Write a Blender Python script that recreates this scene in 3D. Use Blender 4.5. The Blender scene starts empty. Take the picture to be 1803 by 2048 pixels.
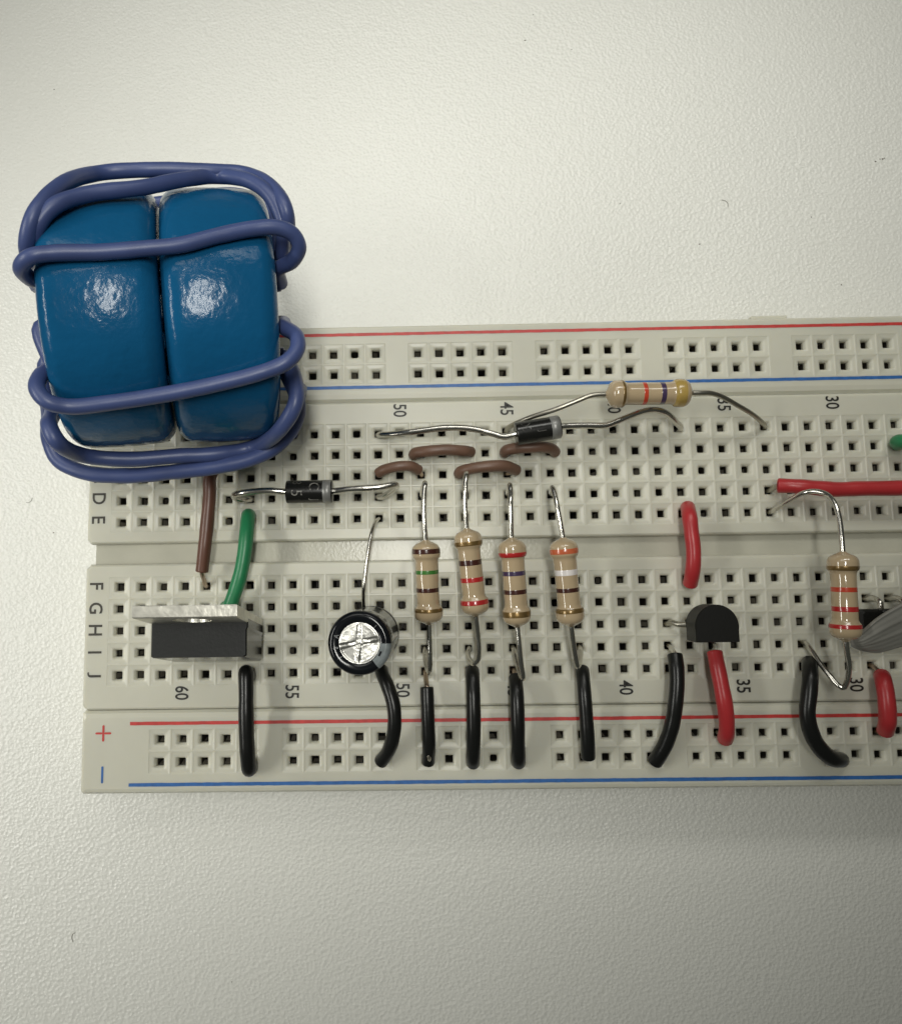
import bpy, math, random
from mathutils import Vector, Matrix, Quaternion, noise

# ------------------------------------------------------------------ units
# Lengths are written in hole pitches (2.54 mm); one Blender unit is 1 cm.
S = 0.254          # pitch -> cm
HB = 3.4           # height of the breadboard top over the table, in pitches
OX, OY = 14.0, -4.0
def V(p):
    return Vector(((p[0]-OX)*S, (p[1]-OY)*S, (p[2]+HB)*S))
R = math.radians
random.seed(7)
scn = bpy.context.scene
scn.unit_settings.scale_length = 0.01
COL = scn.collection

# ------------------------------------------------------------------ camera
cam_d = bpy.data.cameras.new('camera')
cam = bpy.data.objects.new('camera', cam_d); COL.objects.link(cam)
cam_d.sensor_fit = 'HORIZONTAL'; cam_d.sensor_width = 36.0
cam_d.lens = 29.9501
cam_d.shift_x = 0.06711; cam_d.shift_y = -0.01281
cam_d.clip_start = 0.05; cam_d.clip_end = 500
cam.matrix_world = Matrix.Translation(V((13.112,-7.037,34.531))) @ Matrix([[0.999729, 0.016481, 0.016432], [-0.014559, 0.993723, -0.110916], [-0.018157, 0.110647, 0.993694]]).to_4x4()
scn.camera = cam

# ------------------------------------------------------------------ world, lamps, exposure
w = bpy.data.worlds.new('World'); scn.world = w; w.use_nodes = True
w.node_tree.nodes['Background'].inputs[0].default_value = (0.95, 1.0, 0.86, 1)
w.node_tree.nodes['Background'].inputs[1].default_value = 0.045
scn.view_settings.view_transform = 'Standard'
scn.view_settings.look = 'None'
scn.view_settings.exposure = 0.10
scn.view_settings.gamma = 1.0
def area(name, pos, target, sx, sy, power, color, axis, spread):
    """rectangular area light; axis names the world direction its long side follows"""
    d = bpy.data.lights.new(name, 'AREA'); d.shape = 'RECTANGLE'
    d.size = sx*S; d.size_y = sy*S; d.energy = power; d.color = color; d.spread = R(spread)
    o = bpy.data.objects.new(name, d); COL.objects.link(o)
    z = (V(pos)-V(target)).normalized()
    l = Vector((1, 0, 0)) if axis == 'x' else Vector((0, 1, 0))
    l = (l-z*l.dot(z)).normalized()
    x, y = (l, z.cross(l)) if axis == 'x' else (l.cross(z), l)
    o.matrix_world = Matrix.Translation(V(pos)) @ Matrix((x, y, z)).transposed().to_4x4()
    return o
LC = (1.0, 0.99, 0.925)
area('ceiling_tube_near', (-14, 29, 60), (-15, 5, -3), 44, 11, 110, LC, 'x', 92)
area('ceiling_tube_far', (3, 49, 57), (23, 24, -3), 50, 15, 118, LC, 'x', 58)
area('fill_light_right', (34, 47, 57), (37, 13, -3), 40, 15, 150, LC, 'x', 68)  # added fill lamp, brightens the dim upper right of the scene
area('ceiling_tube_side', (-51, -12, 49), (-6, -12, -3), 7, 60, 305, LC, 'y', 60)
area('ceiling_tube_overhead', (14, 3, 82), (10, 5, -3), 6, 34, 205, LC, 'y', 58)

# ------------------------------------------------------------------ materials
def mat(name, base, rough=0.5, metal=0.0, spec=0.5, sss=0.0, sssr=(1, 0.9, 0.7), ssss=0.1, coat=0.0,
        bump=None, var=None, ior=1.5):
    """procedural principled; bump = (scale, strength, distance, detail); var = (scale, amount) colour mottling"""
    m = bpy.data.materials.new(name); m.use_nodes = True
    nt = m.node_tree; b = nt.nodes['Principled BSDF']
    b.inputs['Base Color'].default_value = (*base, 1)
    b.inputs['Roughness'].default_value = rough
    b.inputs['Metallic'].default_value = metal
    b.inputs['Specular IOR Level'].default_value = spec
    b.inputs['IOR'].default_value = ior
    if sss:
        b.inputs['Subsurface Weight'].default_value = sss
        b.inputs['Subsurface Radius'].default_value = sssr
        b.inputs['Subsurface Scale'].default_value = ssss
    if coat:
        b.inputs['Coat Weight'].default_value = coat; b.inputs['Coat Roughness'].default_value = 0.05
    tc = nt.nodes.new('ShaderNodeTexCoord')
    if var:
        n = nt.nodes.new('ShaderNodeTexNoise'); n.inputs['Scale'].default_value = var[0]; n.inputs['Detail'].default_value = 5
        r = nt.nodes.new('ShaderNodeValToRGB')
        r.color_ramp.elements[0].position = 0.3; r.color_ramp.elements[1].position = 0.7
        r.color_ramp.elements[0].color = (*[c*(1-var[1]) for c in base], 1)
        r.color_ramp.elements[1].color = (*[min(1, c*(1+var[1])) for c in base], 1)
        nt.links.new(tc.outputs['Object'], n.inputs['Vector'])
        nt.links.new(n.outputs['Fac'], r.inputs['Fac']); nt.links.new(r.outputs['Color'], b.inputs['Base Color'])
    if bump:
        n = nt.nodes.new('ShaderNodeTexNoise'); n.inputs['Scale'].default_value = bump[0]; n.inputs['Detail'].default_value = bump[3]
        bp = nt.nodes.new('ShaderNodeBump'); bp.inputs['Strength'].default_value = bump[1]; bp.inputs['Distance'].default_value = bump[2]
        nt.links.new(tc.outputs['Object'], n.inputs['Vector'])
        nt.links.new(n.outputs['Fac'], bp.inputs['Height']); nt.links.new(bp.outputs['Normal'], b.inputs['Normal'])
    return m

M = {}
M['board'] = mat('cream_abs_plastic', (0.600, 0.590, 0.500), 0.36, sss=0.6, ssss=0.09, var=(1.1, 0.05), bump=(9, 0.06, 0.02, 3))
M['channel'] = mat('cream_channel_plastic', (0.47, 0.46, 0.38), 0.26, var=(2.2, 0.06), bump=(30, 0.13, 0.02, 4))
M['contact'] = mat('contact_metal', (0.40, 0.37, 0.30), 0.5, metal=0.5)
M['hole_shade'] = mat('painted_hole_shade', (0.055, 0.050, 0.040), 0.6)  # shade deep in the holes put into the colour; the plastic is pale
M['red_ink'] = mat('red_ink', (0.52, 0.045, 0.04), 0.45, var=(14, 0.16))
M['blue_ink'] = mat('blue_ink', (0.03, 0.13, 0.38), 0.45, var=(14, 0.16))
M['black_ink'] = mat('black_ink', (0.018, 0.017, 0.014), 0.5)
M['letter_ink'] = mat('worn_black_ink', (0.035, 0.031, 0.022), 0.5, var=(22, 0.5))
M['black_pvc'] = mat('black_pvc', (0.008, 0.0085, 0.008), 0.30, spec=0.4, bump=(7, 0.10, 0.03, 3))
M['red_pvc'] = mat('red_pvc', (0.42, 0.030, 0.034), 0.33, bump=(6, 0.10, 0.03, 3), var=(4, 0.08))
M['green_pvc'] = mat('green_pvc', (0.020, 0.20, 0.080), 0.36, bump=(6, 0.10, 0.03, 3), var=(4, 0.06))
M['brown_pvc'] = mat('brown_pvc', (0.125, 0.055, 0.036), 0.36, bump=(6, 0.12, 0.03, 3), var=(4, 0.10))
M['brown_dull'] = mat('dusty_brown_pvc', (0.145, 0.080, 0.053), 0.42, bump=(8, 0.15, 0.03, 3), var=(5, 0.12))
M['blue_pvc'] = mat('violet_blue_pvc', (0.055, 0.080, 0.205), 0.40, bump=(5, 0.10, 0.03, 3), var=(2.5, 0.10))
M['grey_pvc'] = mat('grey_ribbon_pvc', (0.26, 0.255, 0.23), 0.36, bump=(5, 0.2, 0.04, 3), var=(3, 0.10))
M['tin'] = mat('tinned_lead', (0.62, 0.60, 0.55), 0.22, metal=1.0, bump=(10, 0.12, 0.03, 2))
M['tin_dull'] = mat('dull_tinned_lead', (0.42, 0.40, 0.34), 0.36, metal=1.0, bump=(10, 0.12, 0.03, 2))
M['copper'] = mat('tinned_copper', (0.46, 0.36, 0.28), 0.3, metal=1.0)
M['tan'] = mat('tan_lacquer', (0.45, 0.345, 0.215), 0.12, coat=1.0, var=(4, 0.05))
M['epoxy'] = mat('blue_epoxy_coating', (0.006, 0.085, 0.20), 0.17, spec=0.20, var=(1.0, 0.10), bump=(10, 0.20, 0.035, 3))
M['chip'] = mat('black_moulded_epoxy', (0.008, 0.008, 0.007), 0.52, spec=0.22, bump=(40, 0.15, 0.01, 3))
M['chip_top'] = mat('grey_black_moulded_epoxy', (0.013, 0.014, 0.0135), 0.52, spec=0.35, bump=(30, 0.35, 0.012, 4))
M['tab'] = mat('plated_tab_metal', (0.64, 0.625, 0.56), 0.40, metal=1.0, bump=(7, 0.22, 0.04, 3), var=(8, 0.16))
M['chip_gloss'] = mat('smooth_black_moulding', (0.014, 0.0145, 0.013), 0.16, bump=(40, 0.05, 0.01, 3))
M['sleeve'] = mat('black_shrink_sleeve', (0.006, 0.007, 0.009), 0.15, spec=0.35)
M['sleeve_grey'] = mat('grey_sleeve_print', (0.20, 0.225, 0.23), 0.22, var=(16, 0.15))
M['sleeve_mark'] = mat('pale_sleeve_print', (0.32, 0.33, 0.33), 0.3, var=(20, 0.3))
M['alu'] = mat('pressed_aluminium', (0.70, 0.69, 0.65), 0.38, metal=1.0, bump=(12, 0.35, 0.03, 4))
M['diode'] = mat('black_diode_epoxy', (0.010, 0.010, 0.009), 0.22, bump=(20, 0.08, 0.01, 2))
M['diode_band'] = mat('silver_paint_band', (0.23, 0.23, 0.22), 0.36, metal=0.35, var=(10, 0.12))
M['diode_print'] = mat('grey_diode_print', (0.20, 0.195, 0.175), 0.4, var=(30, 0.4))
M['diode_print_dim'] = mat('faint_diode_print', (0.055, 0.053, 0.048), 0.4, var=(30, 0.4))
M['dust'] = mat('dark_dust', (0.20, 0.18, 0.15), 0.8)
M['solder'] = mat('bare_copper_strands', (0.66, 0.60, 0.50), 0.28, metal=1.0)
BANDS = {'brown': (0.050, 0.014, 0.010), 'red': (0.42, 0.022, 0.022), 'green': (0.045, 0.17, 0.03), 'violet': (0.055, 0.035, 0.085),
         'orange': (0.54, 0.125, 0.05), 'white': (0.72, 0.68, 0.66), 'yellow': (0.40, 0.275, 0.075), 'vermilion': (0.50, 0.055, 0.025)}
for k, c in BANDS.items():
    M['band_'+k] = mat(k+'_band_paint', c, 0.25, coat=0.6, var=(12, 0.10))
M['band_gold'] = mat('gold_band_paint', (0.23, 0.145, 0.050), 0.30, metal=0.55, coat=0.5, var=(10, 0.2))

# table laminate: fine orange-peel grain
m = bpy.data.materials.new('white_grained_laminate'); m.use_nodes = True; nt = m.node_tree
b = nt.nodes['Principled BSDF']; b.inputs['Roughness'].default_value = 0.30; b.inputs['Specular IOR Level'].default_value = 0.5
tc = nt.nodes.new('ShaderNodeTexCoord')
mp = nt.nodes.new('ShaderNodeMapping'); mp.inputs['Rotation'].default_value = (0, 0, R(24)); mp.inputs['Scale'].default_value = (1.0, 1.12, 1)
nt.links.new(tc.outputs['Object'], mp.inputs['Vector'])
n1 = nt.nodes.new('ShaderNodeTexNoise'); n1.inputs['Scale'].default_value = 27.0; n1.inputs['Detail'].default_value = 5.0; n1.inputs['Roughness'].default_value = 0.62; n1.inputs['Distortion'].default_value = 0.15
v1 = nt.nodes.new('ShaderNodeTexVoronoi'); v1.feature = 'F1'; v1.inputs['Scale'].default_value = 23.0
ad = nt.nodes.new('ShaderNodeMath'); ad.operation = 'ADD'
for t_ in (n1, v1): nt.links.new(mp.outputs['Vector'], t_.inputs['Vector'])
nt.links.new(n1.outputs['Fac'], ad.inputs[0]); nt.links.new(v1.outputs['Distance'], ad.inputs[1])
bp = nt.nodes.new('ShaderNodeBump'); bp.inputs['Strength'].default_value = 0.40; bp.inputs['Distance'].default_value = 0.02
nt.links.new(ad.outputs[0], bp.inputs['Height']); nt.links.new(bp.outputs['Normal'], b.inputs['Normal'])
n2 = nt.nodes.new('ShaderNodeTexNoise'); n2.inputs['Scale'].default_value = 0.35; n2.inputs['Detail'].default_value = 4
rp = nt.nodes.new('ShaderNodeValToRGB'); rp.color_ramp.elements[0].color = (0.745, 0.745, 0.695, 1); rp.color_ramp.elements[1].color = (0.79, 0.79, 0.745, 1)
nt.links.new(tc.outputs['Object'], n2.inputs['Vector']); nt.links.new(n2.outputs['Fac'], rp.inputs['Fac']); nt.links.new(rp.outputs['Color'], b.inputs['Base Color'])
M['table'] = m

# ------------------------------------------------------------------ object helpers
def link(name, verts, faces, mats, parent=None, smooth=True, mi=None, conv=True, label=None):
    """verts in pitches (board frame) -> one mesh object"""
    me = bpy.data.meshes.new(name)
    me.from_pydata([V(v) for v in verts] if conv else [tuple(v) for v in verts], [], faces)
    for mm in (mats if isinstance(mats, (list, tuple)) else [mats]): me.materials.append(M[mm])
    if mi: me.polygons.foreach_set('material_index', mi)
    if smooth is True: me.polygons.foreach_set('use_smooth', [True]*len(me.polygons))
    elif isinstance(smooth, list): me.polygons.foreach_set('use_smooth', smooth)
    me.update()
    o = bpy.data.objects.new(name, me); COL.objects.link(o)
    if parent is not None: attach(o, parent)
    if label: o['label'] = label
    return o
def attach(o, parent):
    # an empty sits at its thing's base: keep the child's geometry where it was written
    o.parent = parent
    o.matrix_parent_inverse = world_of(parent).inverted()
def world_of(o):
    mw = Matrix.Translation(o.location)
    return (world_of(o.parent) @ o.matrix_parent_inverse @ mw) if o.parent else mw
def thing(name, label, cat, at, group=None):
    o = bpy.data.objects.new(name, None); COL.objects.link(o)
    o.location = V(at); o.empty_display_size = 0.2
    o['label'] = label; o['category'] = cat
    if group: o['group'] = group
    return o
def edge_smooth(o, angle=40):
    me = o.data
    try: me.set_sharp_from_angle(angle=R(angle))
    except Exception: pass
    return o

def catmull(pts, n=8):
    P_ = [Vector(p) for p in pts]; out = []
    for i in range(len(P_)-1):
        p0 = P_[i-1] if i else P_[0]*2-P_[1]
        p1, p2 = P_[i], P_[i+1]
        p3 = P_[i+2] if i+2 < len(P_) else P_[-1]*2-P_[-2]
        # centripetal parameters keep tight bends from overshooting
        t0 = 0; t1 = t0+max((p1-p0).length, 1e-6)**.5; t2 = t1+max((p2-p1).length, 1e-6)**.5; t3 = t2+max((p3-p2).length, 1e-6)**.5
        for k in range(n):
            t = t1+(t2-t1)*k/n
            a1 = p0*((t1-t)/(t1-t0))+p1*((t-t0)/(t1-t0)); a2 = p1*((t2-t)/(t2-t1))+p2*((t-t1)/(t2-t1)); a3 = p2*((t3-t)/(t3-t2))+p3*((t-t2)/(t3-t2))
            b1 = a1*((t2-t)/(t2-t0))+a2*((t-t0)/(t2-t0)); b2 = a2*((t3-t)/(t3-t1))+a3*((t-t1)/(t3-t1))
            out.append(b1*((t2-t)/(t2-t1))+b2*((t-t1)/(t2-t1)))
    out.append(P_[-1]); return out

def tube_geo(path, rad, sides=12, wob=0.0, seed=0, flat=None, cap='round'):
    """sweep; rad = number or f(t); flat = f(t) -> (sx, sy) squash"""
    n = len(path); tang = []
    for i in range(n):
        d = path[min(i+1, n-1)]-path[max(i-1, 0)]
        tang.append(d.normalized() if d.length > 1e-9 else Vector((0, 0, 1)))
    up = Vector((0, 0, 1)) if abs(tang[0].z) < 0.9 else Vector((1, 0, 0))
    u = (up-tang[0]*up.dot(tang[0])).normalized()
    vs, fs = [], []
    rings = []
    for i in range(n):
        if i:
            q = tang[i-1].rotation_difference(tang[i]); u = q @ u
            u = (u-tang[i]*u.dot(tang[i])).normalized()
        rings.append((path[i], u.copy(), tang[i].cross(u), i/(n-1)))
    def ring(c, u_, v_, r, sx=1, sy=1, t=0):
        st = len(vs)
        for k in range(sides):
            a = 2*math.pi*k/sides
            rr = r*(1+wob*noise.noise(Vector((c.x*1.7+seed, c.y*1.7, c.z*1.7+k*.0))))
            vs.append(c+u_*math.cos(a)*rr*sx+v_*math.sin(a)*rr*sy)
        return st
    seq = []
    R0 = rad(0) if callable(rad) else rad; R1 = rad(1) if callable(rad) else rad
    b0 = .16*R0; b1 = .16*R1
    if cap == 'round':
        c, u_, v_, t = rings[0]; seq.append(ring(c-tang[0]*b0*.0, u_, v_, R0*.80)); seq.append(ring(c+tang[0]*b0*.25, u_, v_, R0*.95))
    for j, (c, u_, v_, t) in enumerate(rings):
        r = rad(t) if callable(rad) else rad
        sx, sy = flat(t) if flat else (1, 1)
        cc = c
        if cap == 'round' and j == 0: cc = c+tang[0]*b0
        if cap == 'round' and j == n-1: cc = c-tang[-1]*b1
        seq.append(ring(cc, u_, v_, r, sx, sy, t))
    if cap == 'round':
        c, u_, v_, t = rings[-1]; seq.append(ring(c-tang[-1]*b1*.25, u_, v_, R1*.95)); seq.append(ring(c, u_, v_, R1*.80))
    for a, b_ in zip(seq, seq[1:]):
        for k in range(sides):
            k2 = (k+1) % sides
            fs.append((a+k, a+k2, b_+k2, b_+k))
    fs.append(tuple(seq[0]+k for k in reversed(range(sides)))); fs.append(tuple(seq[-1]+k for k in range(sides)))
    return vs, fs
def tube(name, pts, rad, m, parent=None, sides=12, n=8, wob=0.0, seed=0, flat=None, cap='round', label=None, raw=False):
    path = [Vector(p) for p in pts] if raw else catmull(pts, n)
    vs, fs = tube_geo(path, rad, sides, wob, seed, flat, cap)
    sm = [True]*(len(fs)-2)+[False, False]
    return link(name, vs, fs, m, parent, sm, label=label)

def axis_frame(a, b_):
    a, b_ = Vector(a), Vector(b_); t = (b_-a); L = t.length; t.normalize()
    up = Vector((0, 0, 1)) if abs(t.z) < 0.9 else Vector((0, 1, 0))
    u = (up-t*up.dot(t)).normalized(); v = t.cross(u)
    return a, t, u, v, L
def lathe_geo(fr, prof, seg=32, wobble=0.0, seed=0.0):
    """prof: list of (distance along axis, radius)"""
    a, t, u, v, L = fr; vs, fs = [], []
    for (d, r) in prof:
        for k in range(seg):
            an = 2*math.pi*k/seg
            rr = r*(1+wobble*noise.noise(Vector((math.cos(an)*1.2+seed, math.sin(an)*1.2, d*1.3+seed))))
            vs.append(a+t*d+(u*math.cos(an)+v*math.sin(an))*rr)
    for i in range(len(prof)-1):
        for k in range(seg):
            k2 = (k+1) % seg
            fs.append((i*seg+k, i*seg+k2, (i+1)*seg+k2, (i+1)*seg+k))
    return vs, fs
def cap_ends(vs, fs, nprof, seg):
    fs.append(tuple(reversed(range(seg)))); fs.append(tuple((nprof-1)*seg+k for k in range(seg)))

def box_geo(x0, x1, y0, y1, z0, z1, bev=0.0):
    """bevelled box: three nested outlines"""
    vs, fs = [], []
    def loop(e, z):
        st = len(vs); c = bev
        xa, xb, ya, yb = x0+e, x1-e, y0+e, y1-e
        for p in ((xa+c, ya), (xb-c, ya), (xb, ya+c), (xb, yb-c), (xb-c, yb), (xa+c, yb), (xa, yb-c), (xa, ya+c)): vs.append(Vector((p[0], p[1], z)))
        return st
    ls = [loop(bev, z0), loop(0, z0+bev), loop(0, z1-bev), loop(bev, z1)] if bev else [loop(0, z0), loop(0, z1)]
    for a, b_ in zip(ls, ls[1:]):
        for k in range(8): fs.append((a+k, a+(k+1) % 8, b_+(k+1) % 8, b_+k))
    fs.append(tuple(ls[0]+k for k in reversed(range(8)))); fs.append(tuple(ls[-1]+k for k in range(8)))
    return vs, fs

_txt = {}
def text_geo(s, height, condense=1.0, weight=0.0):
    """flat glyph outlines centred on the origin, scaled to a given cap height"""
    key = (s, weight)
    if key not in _txt:
        c = bpy.data.curves.new('text_outline', 'FONT'); c.body = s; c.size = 1; c.offset = weight; c.resolution_u = 4
        o = bpy.data.objects.new('text_outline', c); COL.objects.link(o)
        me = bpy.data.meshes.new_from_object(o.evaluated_get(bpy.context.evaluated_depsgraph_get()))
        vs = [v.co.copy() for v in me.vertices]; fs = [tuple(p.vertices) for p in me.polygons]
        bpy.data.objects.remove(o); bpy.data.curves.remove(c); bpy.data.meshes.remove(me)
        xs = [v.x for v in vs]; ys = [v.y for v in vs]
        cx, cy, h = (min(xs)+max(xs))/2, (min(ys)+max(ys))/2, max(ys)-min(ys)
        _txt[key] = ([((v.x-cx)/h, (v.y-cy)/h) for v in vs], fs)
    vs, fs = _txt[key]
    return [(x*height*condense, y*height) for x, y in vs], fs
def print_text(name, s, cx, cy, z, height, condense, weight, m, parent):
    """lettering turned a quarter clockwise, as it is printed on the board"""
    vs, fs = text_geo(s, height, condense, weight)
    return link(name, [(cx+y, cy-x, z) for x, y in vs], fs, m, parent, False)

# ------------------------------------------------------------------ table
def quad_sheet(name, x0, x1, y0, y1, z, m):
    return link(name, [(x0, y0, z), (x1, y0, z), (x1, y1, z), (x0, y1, z)], [(0, 1, 2, 3)], m, None, False)
tv, tf = box_geo(-90, 120, -90, 90, -HB-8, -HB, 0.5)
table = link('table_top', tv, tf, 'table', None, False); table['kind'] = 'structure'

# ------------------------------------------------------------------ breadboard
board = thing('breadboard', 'long cream solderless breadboard with red and blue rail lines, lying on the white table', 'breadboard', (14, -5.5, -HB))
def strip_geo(x0, x1, y0, y1, cells, gy, ztop, zbot, corner=0.18, bev=0.12, bevy=None):
    """A strip with real square funnels. cells: row y -> set of column x. gy: sorted row ys."""
    vs, fs, mi, sm = [], [], [], []
    def q(*p, m_=0, s_=False):
        st = len(vs); vs.extend(Vector(a) for a in p); fs.append(tuple(range(st, st+len(p)))); mi.append(m_); sm.append(s_)
    xs = sorted({x for r in cells.values() for x in r}); xa, xb = xs[0]-.5, xs[-1]+.5
    z = ztop; c = corner
    q((x0, y0+c, z), (x0+c, y0, z), (xa, y0, z), (xa, y1, z), (x0+c, y1, z), (x0, y1-c, z))
    q((xb, y0, z), (x1-c, y0, z), (x1, y0+c, z), (x1, y1-c, z), (x1-c, y1, z), (xb, y1, z))
    prev = y0
    for ry in gy:
        if ry-.5 > prev+1e-4: q((xa, prev, z), (xb, prev, z), (xb, ry-.5, z), (xa, ry-.5, z))
        x = xa; run = None
        for x in xs:
            pass
        have = cells[ry]
        x = xa
        while x < xb-1e-6:
            cx = x+.5
            key = min(have, key=lambda h: abs(h-cx))
            if abs(key-cx) < .01: cell(vs, fs, mi, sm, cx, ry, z)
            else: q((x, ry-.5, z), (x+1, ry-.5, z), (x+1, ry+.5, z), (x, ry+.5, z))
            x += 1
        prev = ry+.5
    if y1 > prev+1e-4: q((xa, prev, z), (xb, prev, z), (xb, y1, z), (xa, y1, z))
    out = [(x0, y0+c), (x0+c, y0), (x1-c, y0), (x1, y0+c), (x1, y1-c), (x1-c, y1), (x0+c, y1), (x0, y1-c)]
    by = bevy or (bev, bev)
    def off(p, k):
        sx = -1 if p[0] < (x0+x1)/2 else 1; sy = 0 if p[1] < (y0+y1)/2 else 1
        return (p[0]+sx*bev*k, p[1]+(by[1] if sy else -by[0])*k)
    l0 = [(*p, z) for p in out]; l1 = [(*off(p, .6), z-.05) for p in out]; l2 = [(*off(p, 1), z-.2) for p in out]; l3 = [(*off(p, 1), zbot) for p in out]
    for a, b_ in ((l0, l1), (l1, l2), (l2, l3)):
        for k in range(8): q(a[k], b_[k], b_[(k+1) % 8], a[(k+1) % 8])
    return vs, fs, mi, sm
def cell(vs, fs, mi, sm, cx, cy, z):
    """square dish with a thin ridge round it, funnelling into a small square hole"""
    rnd = random.Random(int(cx*131+cy*977))
    j = lambda a: rnd.uniform(-a, a)
    hw = .165+j(.010); hx, hy = cx+j(.014), cy+j(.014)
    hr = .02+rnd.random()**3*.07
    def loop(h, zz, r, ox=cx, oy=cy):
        st = len(vs)
        for sx, sy, a0 in ((1, 1, 0), (-1, 1, 90), (-1, -1, 180), (1, -1, 270)):
            for k in range(4):
                a = R(a0+30*k); vs.append(Vector((ox+sx*(h-r)+r*math.cos(a), oy+sy*(h-r)+r*math.sin(a), zz)))
        return st
    def ring(a, b_, m_, s_):
        for k in range(16):
            fs.append((a+k, a+(k+1) % 16, b_+(k+1) % 16, b_+k)); mi.append(m_); sm.append(s_)
    L0 = loop(.5, z, 0.0); L1 = loop(.474, z, .012); ring(L0, L1, 0, False)
    prev = loop(.474, z, .012)
    for h, zz, r, ox, oy in ((.456, z-.013, .03, cx, cy), (.41, z-.024, .07, cx, cy), (.31, z-.034, .09, cx, cy), (.25, z-.054, .09, hx, hy), (.205, z-.10, .06, hx, hy), (hw, z-.20, hr, hx, hy)):
        nx = loop(h, zz, r, ox, oy); ring(prev, nx, 0, True); prev = nx
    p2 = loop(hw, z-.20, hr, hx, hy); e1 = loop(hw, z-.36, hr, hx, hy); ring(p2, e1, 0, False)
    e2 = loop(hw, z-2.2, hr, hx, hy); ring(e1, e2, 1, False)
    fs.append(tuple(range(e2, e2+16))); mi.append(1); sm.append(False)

XE = 47.6                                           # the board is built a little past the picture's right edge
allx = set(range(0, 47))
rowsU = [0, -1, -2, -3, -4]; rowsL = [-7, -8, -9, -10, -11]
ts = [strip_geo(-1.47, XE, -4.89, 1.40, {y: allx for y in rowsU}, sorted(rowsU), 0, -HB),
      strip_geo(-1.47, XE, -12.42, -6.05, {y: allx for y in rowsL}, sorted(rowsL), 0, -HB)]
def merge(parts):
    vs, fs, mi, sm = [], [], [], []
    for a in parts:
        o = len(vs); vs += a[0]; fs += [tuple(i+o for i in f) for f in a[1]]; mi += a[2]; sm += a[3]
    return vs, fs, mi, sm
g = merge(ts)
term = link('terminal_strip', g[0], g[1], ['board', 'hole_shade'], board, g[3], g[2])
cv, cf = box_geo(-1.30, XE, -6.12, -4.82, -HB+.02, -.42, 0.03)
chan = link('centre_channel', cv, cf, 'channel', board, False)

gapped = lambda off: {x+off for x in range(2, 46) if (x-2) % 6 != 5}
topx, botx = gapped(-.06), gapped(-.01)
def rail(y0, y1, rws, xset, bevy):
    return strip_geo(-1.44, XE, y0, y1, {y: xset for y in rws}, sorted(rws), 0, -HB+.01, 0.10, 0.12, bevy)
g = rail(1.88, 5.10, [3.85, 2.843], topx, (0.36, 0.11))
railT = link('power_rail', g[0], g[1], ['board', 'hole_shade'], board, g[3], g[2], label='power rail strip along the far long edge of the board')
g = rail(-15.97, -12.86, [-13.859, -14.855], botx, (0.24, 0.30))
railB = link('power_rail', g[0], g[1], ['board', 'hole_shade'], board, g[3], g[2], label='power rail strip marked plus and minus along the near edge')
def worn_line(name, x0, x1, yc, wd, m, parent, label):
    # printed stripe with a slightly uneven edge
    rnd = random.Random(int(yc*100)); vs, fs = [], []; n = int((x1-x0)/.25)
    for i in range(n+1):
        x = x0+(x1-x0)*i/n
        vs += [(x, yc-wd/2+rnd.uniform(-.007, .007), .006), (x, yc+wd/2+rnd.uniform(-.007, .007), .006)]
        if i: fs.append((2*i-2, 2*i, 2*i+1, 2*i-1))
    link(name, vs, fs, m, parent, False, label=label)
worn_line('printed_line', 0.65, XE-.5, 4.78, .145, 'red_ink', railT, 'red line')
worn_line('printed_line', 0.65, XE-.5, 2.21, .150, 'blue_ink', railT, 'blue line')
worn_line('printed_line', 0.65, XE-.5, -13.13, .150, 'red_ink', railB, 'red line')
worn_line('printed_line', 0.65, XE-.5, -15.80, .155, 'blue_ink', railB, 'blue line')
def bar(vs, fs, x0, x1, y0, y1, c=.03):
    st = len(vs); vs += [(x0+c, y0, .006), (x1-c, y0, .006), (x1, y0+c, .006), (x1, y1-c, .006), (x1-c, y1, .006), (x0+c, y1, .006), (x0, y1-c, .006), (x0, y0+c, .006)]
    fs.append(tuple(range(st, st+8)))
vs, fs = [], []
for a in ((-.91, -.60, -13.585, -13.495), (-.50, -.19, -13.585, -13.495), (-.60, -.50, -13.90, -13.18)): bar(vs, fs, *a)
link('plus_sign', vs, fs, 'red_ink', railB, False)
vs, fs = [], []; bar(vs, fs, -.60, -.50, -15.72, -14.98); link('minus_sign', vs, fs, 'blue_ink', railB, False)
for ch, y in zip('ABCDEFGHIJ', rowsU+rowsL):
    print_text('printed_letter', ch, -1.045, y+(.12 if y > -5 else .06), .006, .62, 1.45 if ch == 'J' else .92, .006 if ch == 'J' else .014, 'letter_ink', term)
for n_ in range(60, 19, -5):
    print_text('printed_number', str(n_), 63-n_+.03+(.12 if n_ < 40 else .02), 1.06, .006, .62, .76, .012, 'black_ink', term)
    print_text('printed_number', str(n_), 63-n_+(.2 if n_ < 40 else -.02), -11.80, .006, .62, .76, .014, 'black_ink', term)
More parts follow.
